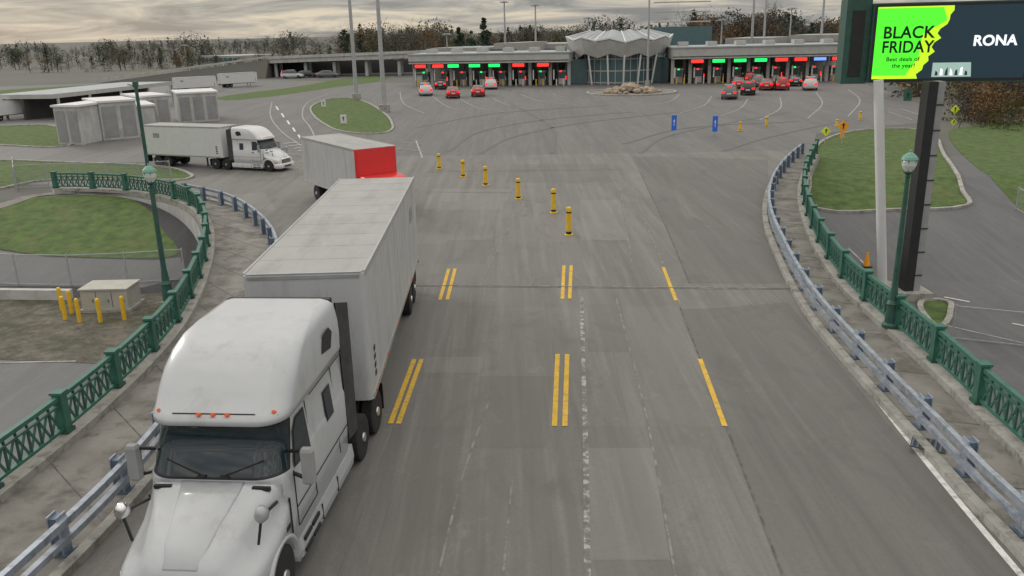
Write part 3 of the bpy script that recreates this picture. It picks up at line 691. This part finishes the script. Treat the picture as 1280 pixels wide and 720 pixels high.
mb.add([(a.x,a.y,h1-.9),(b.x,b.y,h2-.9),(b.x,b.y+12,h2-.9),(a.x,a.y+12,h1-.9),(a.x,a.y,h1),(b.x,b.y,h2),(b.x,b.y+12,h2),(a.x,a.y+12,h1)],[(0,1,2,3),(4,5,6,7),(0,1,5,4),(1,2,6,5),(2,3,7,6),(3,0,4,7)],m_wall)
mb.bar((a.x,a.y-.1,h1+.3),(b.x,b.y-.1,h2+.3),.3,.6,m_wall)
mb.box(a.x,b.x,a.y+11.5,a.y+11.8,0,h1-1.0,m_bdark)  # dark back wall, added to paint deep shade under the overpass
o=mb.obj('deck'); par(o,e); mb=MB()
for t in(0.03,.22,.4,.6,.8,.97):
    q=a.lerp(b,t)
    for k in(1.5,6): mb.cyl((q.x,q.y+k,0),(q.x,q.y+k,h1-.9),.4,.4,m_wall,10)
o=mb.obj('piers'); par(o,e)
mb=MB(); q0=G(120,104)
mb.add([(q0.x,q0.y,0),(a.x,a.y-4,0),(a.x,a.y,h1-.05),(a.x,a.y+12,h1-.05),(a.x,a.y+16,0),(q0.x,q0.y+14,0)],[(0,1,2),(0,2,3,5),(1,4,3,2),(5,3,4)],m_field)
mb.obj('embankment')
mb=MB(); mb.bar((q0.x,q0.y,.7),(a.x,a.y,h1+.5),.15,.35,m_wall)
for i in range(16):
    q=Vector((q0.x,q0.y,0)).lerp(Vector((a.x,a.y,h1)),i/15); mb.box(q.x-.1,q.x+.1,q.y-.1,q.y+.1,q.z-.1,q.z+.6,m_wall)
mb.obj('ramp_guardrail')
def block(l,r_,top,depth):
    mb=MB(); a,b,n_,h=pxbox(mb,l,r_,top,depth,m_wall)
    d=(b-a).normalized(); o=-n_*.12
    mb.prism([a-d*.15+o,b+d*.15+o,b+d*.15+n_*(depth+.15),a-d*.15+n_*(depth+.15)],h,h+.18,m_signw)
    L=(b-a).length; k=max(2,int(L/1.3))
    for i in range(k):
        q=a+d*(L*(i+.5)/k); s=L/k*.38
        mb.prism([q-d*s-n_*.04,q+d*s-n_*.04,q+d*s,q-d*s],.25,h-.35,m_panel)
    mb.obj('concrete_inspection_bay')
block((74,181),(104,181),134,6); block((113,160),(128,172),128,5); block((130,176),(176,172),129,6); block((182,160),(216,157),122,6); block((226,154),(275,151),118,6)
mb=MB(); a=G(70,150);b=G(218,128); d=(b-a).normalized(); n_=Vector((-d.y,d.x)); h1_=hgt(a,118)
mb.prism([a,b,b+n_*8,a+n_*8],h1_-.5,h1_,m_fascia,m_metalroof)
for t in(.02,.25,.5,.75,.98):
    q=a.lerp(b,t); mb.cyl((q.x,q.y+.6,0),(q.x,q.y+.6,h1_-.4),.18,.18,m_fascia,8); q=q+n_*7; mb.cyl((q.x,q.y,0),(q.x,q.y,h1_-.4),.18,.18,m_fascia,8)
mb.prism([a+n_*4,b+n_*4,b+n_*4.3,a+n_*4.3],0,h1_-.5,m_bdark)  # dark sheet that paints the shade beneath the canopy roof
mb.obj('truck_canopy')
def ptrailer(l,r_,top):
    a=G(*l);b=G(*r_);d=(b-a).normalized();L=(b-a).length; ang=math.atan2(d.y,d.x)-PI/2; h=hgt(a,top); sc=h/4.11
    e=empty('parked_trailer',(a.x,a.y,.03),ang,sc); trailer(e,L/sc,(0,0,0),side=m_truckb,roof=m_truckb)
ptrailer((54,146),(-20,153),122); ptrailer((270,113),(219,116),95); ptrailer((320,107),(276,110),90); ptrailer((210,120),(160,124),106)

# ------------------------------------------------------------ street furniture
def lamp(px,py,top):
    p=Gz(px,py,.4); h=hgt(p,top)-.33; mb=MB(); c=(p.x,p.y,.33)
    mb.lathe(c,[(.24,0),(.24,.1),(.18,.16),(.16,.7),(.19,.74),(.13,.85),(.085,1.3),(.06,h-.75),(.1,h-.72),(.06,h-.68),(.13,h-.62),(.13,h-.58)],m_greend,14)
    mb.lathe(c,[(.12,h-.58),(.19,h-.42),(.2,h-.3),(.17,h-.24)],mat('lantern_glass',(.6,.65,.6),.25,var=.05),14)
    mb.lathe(c,[(.23,h-.25),(.2,h-.18),(.1,h-.08),(.03,h-.05),(.03,h),(.0,h+.03)],mat('lamp_cap_green',(.15,.33,.26),.5),14)
    for i in range(6):
        a=i*PI/3; mb.bar((c[0]+.12*math.cos(a),c[1]+.12*math.sin(a),c[2]+h-.58),(c[0]+.21*math.cos(a),c[1]+.21*math.sin(a),c[2]+h-.25),.015,.015,m_greend)
    mb.obj('street_lamp')
lamp(211,378,205); lamp(1113,406,188)
p=Gz(214,372,.45); h=hgt(p,104); mb=MB(); mb.cyl((p.x-.35,p.y+.5,-2),(p.x-.35,p.y+.5,h),.08,.055,m_greend,10); mb.box(p.x-.42,p.x-.28,p.y+.43,p.y+.57,h-.15,h+.03,m_greend); mb.bar((p.x-.35,p.y+.5,h-.1),(p.x-.52,p.y+.3,h-.05),.03,.03,m_greend); mb.obj('camera_pole')
def mast(px,py,top=None,H_=22,r=.2):
    p=G(px,py); h=hgt(p,top) if top is not None else H_; mb=MB()
    mb.cyl((p.x,p.y,0),(p.x,p.y,h),r,r*.5,m_pole,12); mb.cyl((p.x,p.y,0),(p.x,p.y,.9),r*2.2,r*2.2,m_curb,14)
    mb.cyl((p.x,p.y,h-.2),(p.x,p.y,h+.1),.7,.7,m_pole,14)
    for i in range(6):
        a=i*PI/3; mb.box(p.x+1.0*math.cos(a)-.3,p.x+1.0*math.cos(a)+.3,p.y+1.0*math.sin(a)-.3,p.y+1.0*math.sin(a)+.3,h-.35,h-.1,m_pole)
    mb.obj('high_mast_light')
mast(446,125,H_=24,r=.3); mast(481,140,H_=22,r=.3); mast(809,108,H_=22,r=.18); mast(632,78,2,r=.38); mast(670,80,6,r=.34); mast(938,80,H_=30,r=.34); mast(953,78,H_=32,r=.28); mast(1024,76,H_=34,r=.34); mast(234,84,56,r=.3); mast(735,80,22,r=.25); mast(108,90,72,r=.25); mast(560,84,42,r=.25); mast(900,80,24,r=.25); mast(985,76,10,r=.25)
def bollard(px,py,top):
    p=Gz(px,py,.03) if px<720 else G(px,py); h=hgt(p,top); mb=MB(); r=.12
    mb.lathe((p.x,p.y,.03),[(.2,0),(.2,.05),(r,.07),(r,h-.07),(r*.8,h-.03)],m_ybol,14)
    mb.lathe((p.x,p.y,.03),[(r+.004,h*.78),(r+.004,h*.83)],m_blk,14)
    mb.lathe((p.x,p.y,.03),[(r+.012,0.05),(r+.004,h*.14)],m_blk,14)
    mb.obj('lane_bollard')
for b_ in[(549,211,192),(579,221,200),(607,232,208),(648,249,223),(692,266,236),(711,294,259)]: bollard(*b_)
for b_ in[(925,164,152),(958,158,146),(1075,150,139),(1046,158,149)]: bollard(*b_)
def sign(px,py,top,kind,m,w=.75):
    p=G(px,py); z0=zt(p.y); h=hgt(p,top); mb=MB(); mb.cyl((p.x,p.y,z0),(p.x,p.y,h-.1),.04,.04,m_pole,8)
    cz=h-w/2; y=p.y-.06
    if kind=='d': pl=[(-w/2,0),(0,-w/2),(w/2,0),(0,w/2)]
    elif kind=='b': pl=[(-w*.17,-w*.5),(w*.17,-w*.5),(w*.17,w*.5),(-w*.17,w*.5)]
    else: pl=[(-w*.35,-w*.5),(w*.35,-w*.5),(w*.35,w*.5),(-w*.35,w*.5)]
    n=len(pl)
    vs=[(p.x+a,y,cz+b) for a,b in pl]+[(p.x+a,y+.03,cz+b) for a,b in pl]
    mb.add(vs,[tuple(range(n)),tuple(range(2*n-1,n-1,-1))]+[(i,(i+1)%n,n+(i+1)%n,n+i) for i in range(n)],m)
    dk=m_blk if m!=m_signb else m_signw
    s=.45 if kind=='b' else 1
    mb.box(p.x-w*.05*s,p.x+w*.05*s,y-.01,y-.004,cz-w*.2,cz+w*.12,dk); mb.add([(p.x-w*.15*s,y-.008,cz+w*.08),(p.x+w*.15*s,y-.008,cz+w*.08),(p.x,y-.008,cz+w*.28)],[(0,1,2)],dk)
    mb.obj('traffic_sign')
sign(1031,180,158,'d',m_signg,.75); sign(1052,180,150,'d',m_signo,.95); sign(1052,174,165,'r',m_signo,.5); sign(1191,158,131,'d',m_signg,.8); sign(1191,160,148,'d',m_signg,.6)
sign(842,168,144,'b',m_signb,1.3); sign(893,170,145,'b',m_signb,1.3); sign(405,136,125,'r',m_signw,.8); sign(430,156,143,'r',m_signw,.9); sign(1134,126,112,'r',m_green,1.4)
c=G(789,116); mb=MB(); ringp=[Vector((c.x+6.3*math.cos(2*PI*i/40),c.y+6.3*math.sin(2*PI*i/40))) for i in range(40)]
mb.sweep(ringp,0,.35,0,.2,m_curb,closed=True); mb.prism(ringp,.0,.1,m_walk); mb.obj('roundabout_island')
mb=MB()
for i in range(46):
    a=random.random()*2*PI; rr_=4.2*math.sqrt(random.random()); x=c.x+rr_*math.cos(a); y=c.y+rr_*math.sin(a); s=random.uniform(.35,.85)*(1.35-rr_/6)
    bm=bmesh.new(); bmesh.ops.create_icosphere(bm,subdivisions=2,radius=s)
    for v in bm.verts: v.co*=random.uniform(.82,1.15); v.co.z*=.75
    mb.add([(v.co.x+x,v.co.y+y,v.co.z+.2+max(0,.7*(1-rr_/4.2))) for v in bm.verts],[tuple(v.index for v in f.verts) for f in bm.faces],m_rock); bm.free()
mb.obj('rock_pile')
e_=MB(); a=G(104,391);b=G(160,391); h=hgt(a,358)-ZL-.2
d=b-a; e_.M=Matrix.Translation((a.x,a.y,ZL))
W_=d.x
e_.box(0,W_,0,1.3,.15,h,m_cab); e_.box(-.06,W_+.06,-.06,1.36,h,h+.07,m_cab); e_.box(-.12,W_+.12,-.12,1.42,0,.15,m_curb)
for i in(1,2): e_.box(W_*i/3-.01,W_*i/3+.01,-.012,0,.2,h-.05,m_frame)
for i in range(3): e_.box(W_*(i+.75)/3,W_*(i+.78)/3,-.03,0,h*.45,h*.6,m_frame)
e_.obj('utility_cabinet',bevel=.015)
for px,py in[(82,400),(90,392),(100,403),(126,403),(156,400),(78,388)]:
    p=G(px,py); mb=MB(); mb.lathe((p.x,p.y,ZL),[(.085,0),(.085,.98),(.06,1.04),(0,1.06)],m_ybol,10); mb.obj('yellow_bollard')
p=G(1083,333); mb=MB(); mb.M=Matrix.Translation((p.x,p.y,zt(p.y))); mb.box(-.2,.2,-.2,.2,0,.04,m_blk); mb.lathe((0,0,.04),[(.15,0),(.03,.65)],m_signo,12); mb.lathe((0,0,.04),[(.1,.25),(.075,.38)],m_signw,12); mb.obj('traffic_cone')
fm=bpy.data.materials.new('chain_link'); fm.use_nodes=True; nt=fm.node_tree; b=nt.nodes['Principled BSDF']; b.inputs['Base Color'].default_value=(.3,.32,.32,1); b.inputs['Alpha'].default_value=.22
def fence(l,name='chain_link_fence',h=1.8,step=2.6):
    pts=gp(l); mb=MB(); r=resample(pts,step)
    for q in r: mb.cyl((q.x,q.y,zt(q.y)),(q.x,q.y,zt(q.y)+h+.05),.035,.035,m_pole,6)
    mb.sweep(r,0,.04,h-.04,h,m_pole,zf=zt); mb.sweep(r,0,.03,.05,.08,m_pole,zf=zt)
    vs=[]
    for q in r: vs+=[(q.x,q.y,zt(q.y)+.08),(q.x,q.y,zt(q.y)+h-.04)]
    mb.add(vs,[(2*i,2*i+2,2*i+3,2*i+1) for i in range(len(r)-1)],fm)
    mb.obj(name)
fence([(-100,350),(0,356),(110,358),(232,350)],h=1.5); fence([(20,236),(60,234),(130,233),(215,230)],h=1.5,step=2); fence([(22,240),(20,222)],h=1.5)
fence([(1190,424),(1300,436),(1400,448)],h=1.3); fence([(1270,262),(1340,300)],h=1.2)
# ------------------------------------------------------------ LED billboard
e=empty('led_billboard')
A=RY(1089,99,36); B=RY(1278,101,35); d=Vector((B.x-A.x,B.y-A.y,0)); W=d.length; ang=math.atan2(d.y,d.x); z0=A.z; z1=hgt((A.x,A.y),9); hh=z1-z0
T=Matrix.Translation((A.x,A.y,z0))@Matrix.Rotation(ang,4,'Z')
def em(name,col,s): return mat(name,col,rough=.5,var=.06,scale=1.5,emit=s)
s_green=em('screen_green',(.08,.95,.03),.85); s_yel=em('screen_yellow_green',(.55,.9,.02),.75); s_dark=em('screen_dark',(.012,.03,.045),.6); s_wht=em('screen_white',(.9,.95,1),.8); s_gry=em('screen_grey',(.35,.5,.45),.6); s_blk=em('screen_black',(.005,.01,.005),.1)
mb=MB(); mb.M=T
mb.box(-.15,W+.15,.02,.7,-.15,hh+.15,m_greend); mb.box(-.1,W+.1,-.0,.02,-.1,hh+.1,m_blk)
mb.box(-1.15,-.16,.3,1.6,-.2,hh+.35,m_greend); mb.box(-.9,-.4,.27,.3,.1,hh-.1,m_blk)
o=mb.obj('cabinet'); par(o,e)
mb=MB(); mb.M=T
X=W*.5
jag=[(X*1.0,hh)]; random.seed(3)
k=16
for i in range(k+1): 
    t=i/k; jag.append((X*(1.02-.42*t+.05*random.uniform(-1,1)),hh*(1-t)))
def flat(pl,y,m): mb.add([(x,y,z) for x,z in pl],[tuple(range(len(pl)))],m)
flat([(0,0),(W,0),(W,hh),(0,hh)],-.004,s_dark)
flat([(0,hh)]+jag+[(0,0)],-.008,s_yel)
flat([(0,hh*.05),(X*.45,hh*.05),(X*.6,hh*.3),(X*.62,hh*.62),(X*.92,hh*.8),(X*.86,hh*.98),(0,hh*.98)],-.012,s_green)
flat([(X*.8,.06),(X*1.32,.06),(X*1.3,hh*.22),(X*.8,hh*.22)],-.013,s_gry)
for i in range(7):
    x_=X*(.84+.065*i); flat([(x_,.12),(x_+.12,.12),(x_+.10,hh*.09+.1*(i%3)),(x_+.02,hh*.11+.1*(i%2))],-.016,s_wht if i%2 else s_dark)
o=mb.obj('screen'); par(o,e)
def txt(s,x,z,size,m,name,off_=.015,sx=1):
    cu_=bpy.data.curves.new(name,'FONT'); cu_.body=s; cu_.size=size; cu_.extrude=.004; cu_.offset=size*off_; cu_.space_character=1.04
    o=bpy.data.objects.new(name,cu_); scene.collection.objects.link(o); cu_.materials.append(m)
    o.parent=e; o.matrix_local=T@Matrix.Translation((x,-.022,z))@Matrix.Rotation(PI/2,4,'X')@Matrix.Diagonal((sx,1,1,1))
txt('BLACK',.28,hh*.57,.66,s_blk,'headline_text',.022,.95); txt('FRIDAY',.28,hh*.37,.66,s_blk,'headline_text_2',.022,.88); txt('Best deals of',.5,hh*.25,.24,s_blk,'small_text'); txt('the year!',.75,hh*.16,.24,s_blk,'small_text_2'); txt('RONA',W*.645,hh*.45,.56,s_wht,'store_text',.03)
mb=MB(); q=G(1103,358); t=RY(1098,100,q.y+.3)
mb.cyl((q.x,q.y,zt(q.y)),(t.x,t.y,t.z),.2,.2,m_signw,18); mb.lathe((q.x,q.y,zt(q.y)),[(.4,0),(.4,.2)],m_curb,14)
q=G(1137,372); hx=z0
mb.box(q.x-.36,q.x+.02,q.y-.2,q.y+.4,ZL,hx,m_blk); mb.box(q.x+.02,q.x+.3,q.y-.17,q.y+.37,ZL,hx,m_panel)
for z in range(1,9): mb.box(q.x+.0,q.x+.32,q.y-.19,q.y-.16,ZL+z*1.0,ZL+z*1.0+.06,m_frame)
mb.box(q.x-.7,q.x+.7,q.y-.6,q.y+.8,ZL-.05,ZL+.35,m_curb)
o=mb.obj('support_columns'); par(o,e)

# ------------------------------------------------------------ trees
def tmat(n,c,v=.4): return mat(n,c,.95,var=v,scale=.6)
t_bare=tmat('bare_twigs',(.11,.092,.078)); t_bare2=tmat('bare_twigs_grey',(.14,.13,.12)); t_dk=tmat('evergreen',(.045,.072,.04)); t_ol=tmat('olive_foliage',(.095,.11,.045)); t_rust=tmat('rust_foliage',(.19,.115,.05)); t_bark=tmat('bark',(.08,.072,.062)); t_haze=tmat('hazed_foliage',(.115,.125,.115),.25); t_haze2=tmat('hazed_foliage_brown',(.14,.12,.098),.25); t_haze3=tmat('hazed_foliage_green',(.085,.11,.075),.25)  # far foliage colours are lightened to paint in distance haze
def tree(mb,x,y,z,h,kind,m,dens=1.0,wd=1.0):
    mb.cyl((x,y,z),(x+random.uniform(-.3,.3),y,z+h*.75),h*.02,h*.005,t_bark,4,False)
    nc=random.randint(12,18)
    for c_ in range(nc):
        if kind=='con':
            t=random.random(); cz=h*(.08+.9*t); rad=h*.22*(1-t)*random.uniform(.5,1.05); s=h*.07*(1.2-t)
        elif kind=='bush':
            cz=h*random.uniform(.1,.9); rad=h*.6*wd*math.sqrt(max(.05,1-(cz/h)**2))*random.uniform(.2,1); s=h*.16
        else:
            cz=h*random.uniform(.18,.95); rad=h*.36*wd*math.sqrt(max(.05,1-((cz/h-.55)/.5)**2))*random.uniform(.3,1); s=h*.1
        a=random.random()*2*PI; cx=x+rad*math.cos(a); cy=y+rad*math.sin(a)
        if kind not in('con','bush'): mb.cyl((x,y,z+cz*.55),(cx,cy,z+cz),h*.008,h*.002,t_bark,3,False)
        nl=int((18 if kind=='bare' else 20)*dens)
        for _ in range(nl):
            p=Vector((cx+random.gauss(0,s),cy+random.gauss(0,s),z+max(.1,cz+random.gauss(0,s*.8))))
            if kind=='bare':
                d=Vector((p.x-x,p.y-y,abs(random.gauss(0,1))*h*.3)).normalized()*h*random.uniform(.07,.17); d+=Vector((random.gauss(0,.03)*h,random.gauss(0,.03)*h,0)); w_=Vector((d.z,0,-d.x)).normalized()*h*.005
                mb.add([p-w_,p+w_,p+d],[(0,1,2)],m)
            else:
                u=Vector((random.gauss(0,1),random.gauss(0,1),random.gauss(0,1))).normalized()*h*random.uniform(.025,.05); v=u.cross(Vector((random.random(),random.random(),random.random()))).normalized()*h*.035
                mb.add([p-u,p+u*.6+v,p+u-v*.7],[(0,1,2)],m)
random.seed(11)
hz=lambda px:38+(640-px)*.0227
prof=lambda px:.8+.2*math.sin(px*.021+1)*math.sin(px*.0077)+.15*math.sin(px*.06)
mb=MB()
for i in range(620):
    px=random.uniform(-60,1340); p=G(px,hz(px)+random.uniform(13,22)); kd=random.choice(['bare','leaf','leaf','leaf','bush','con'])
    hh_=random.uniform(7,12)*prof(px+90) if px<450 else random.uniform(9,17)*prof(px)
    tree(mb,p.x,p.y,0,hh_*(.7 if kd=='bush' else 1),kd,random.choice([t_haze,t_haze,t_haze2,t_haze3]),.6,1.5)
mb.obj('distant_treeline')
mb=MB()
for i in range(270):
    px=random.uniform(430,1340); p=G(px,hz(px)+random.uniform(25,38)); kd=random.choice(['bare','bare','leaf','leaf','bush','con'])
    t_=random.random(); top=(46-20*t_*prof(px)) if px<850 else (38-30*t_*prof(px))
    if kd=='bush': top=random.uniform(42,54)
    tree(mb,p.x,p.y,0,max(4,hgt(p,top)),kd,{'bare':random.choice([t_bare,t_bare2]),'leaf':random.choice([t_ol,t_bare,t_rust,t_dk]),'con':t_dk,'bush':random.choice([t_ol,t_rust,t_dk])}[kd],1.0,1.15)
mb.obj('background_trees')
mb=MB()
for i in range(380):
    px=random.uniform(-60,530); base=hz(px)+random.uniform(20,40)
    p=G(px,base); kd=random.choice(['bare','leaf','leaf','bush','bush','con'])
    tree(mb,p.x,p.y,0,random.uniform(3.5,8)*(.6 if kd=='bush' else 1)*prof(px+300),kd,{'bare':t_bare,'leaf':random.choice([t_ol,t_dk,t_rust,t_bare]),'con':t_dk,'bush':random.choice([t_ol,t_dk,t_bare])}[kd],.6,1.2)
mb.obj('roadside_trees')
for px,py,top,kd,m in[(606,80,24,'con',t_dk),(575,80,34,'con',t_dk),(590,80,38,'con',t_dk)]:
    mb=MB(); p=G(px,py); tree(mb,p.x,p.y,0,hgt(p,top),kd,m,3.5); mb.obj('pine_tree')
mb=MB()
for i in range(90):
    px=random.uniform(1195,1400); py=random.uniform(130,163); p=G(px,py); kd=random.choice(['bare','bush','bush'])
    tree(mb,p.x,p.y,0,random.uniform(1.6,3.6),kd,random.choice([t_bare,t_rust,t_ol,t_bare]),1.2)
for i in range(50):
    px=random.uniform(1125,1400); py=random.uniform(98,122); p=G(px,py)
    tree(mb,p.x,p.y,0,random.uniform(5,9.5),random.choice(['bare','leaf','bush']),random.choice([t_bare,t_rust,t_ol]),1.0)
mb.obj('shrub_thicket')

# ------------------------------------------------------------ world and sun
w=bpy.data.worlds.new('World'); scene.world=w; w.use_nodes=True; nt=w.node_tree; bg=nt.nodes['Background']; bg.inputs['Strength'].default_value=.12
L=nt.links.new
el=math.radians(24); az=math.atan2(-.75,.66)
sky=nt.nodes.new('ShaderNodeTexSky'); sky.sky_type='NISHITA'; sky.sun_disc=False; sky.sun_elevation=el; sky.sun_rotation=az
tc=nt.nodes.new('ShaderNodeTexCoord'); sp=nt.nodes.new('ShaderNodeSeparateXYZ'); L(tc.outputs['Generated'],sp.inputs[0])
mp=nt.nodes.new('ShaderNodeMapping'); mp.inputs['Scale'].default_value=(2.4,2.4,20); L(tc.outputs['Generated'],mp.inputs['Vector'])
n=nt.nodes.new('ShaderNodeTexNoise'); n.inputs['Scale'].default_value=2.8; n.inputs['Detail'].default_value=6; n.inputs['Roughness'].default_value=.6; n.inputs['Distortion'].default_value=.5; L(mp.outputs[0],n.inputs['Vector'])
rp=nt.nodes.new('ShaderNodeValToRGB'); e_=rp.color_ramp.elements
e_[0].position=.4; e_[0].color=(1.8,1.85,1.95,1); e_[1].position=.62; e_[1].color=(5.6,5.0,4.0,1)
x=rp.color_ramp.elements.new(.5); x.color=(3.1,3.05,2.95,1)
L(n.outputs['Fac'],rp.inputs['Fac'])
mr=nt.nodes.new('ShaderNodeMapRange'); mr.inputs['From Min'].default_value=.08; mr.inputs['From Max'].default_value=.8; mr.inputs['To Min'].default_value=1; mr.inputs['To Max'].default_value=3.2; L(sp.outputs['Z'],mr.inputs['Value'])
vm=nt.nodes.new('ShaderNodeVectorMath'); vm.operation='SCALE'; L(rp.outputs[0],vm.inputs[0]); L(mr.outputs[0],vm.inputs['Scale'])
mx=nt.nodes.new('ShaderNodeMix'); mx.data_type='RGBA'; mx.inputs['Factor'].default_value=.9; L(sky.outputs[0],mx.inputs['A']); L(vm.outputs[0],mx.inputs['B'])
L(mx.outputs['Result'],bg.inputs['Color'])
sun=bpy.data.lights.new('sun','SUN'); sun.energy=.9; sun.angle=math.radians(16); sun.color=(1,.96,.9)
so=bpy.data.objects.new('sun',sun); scene.collection.objects.link(so)
dv=Vector((math.sin(az)*math.cos(el),math.cos(az)*math.cos(el),math.sin(el)))
so.rotation_euler=dv.to_track_quat('Z','Y').to_euler()
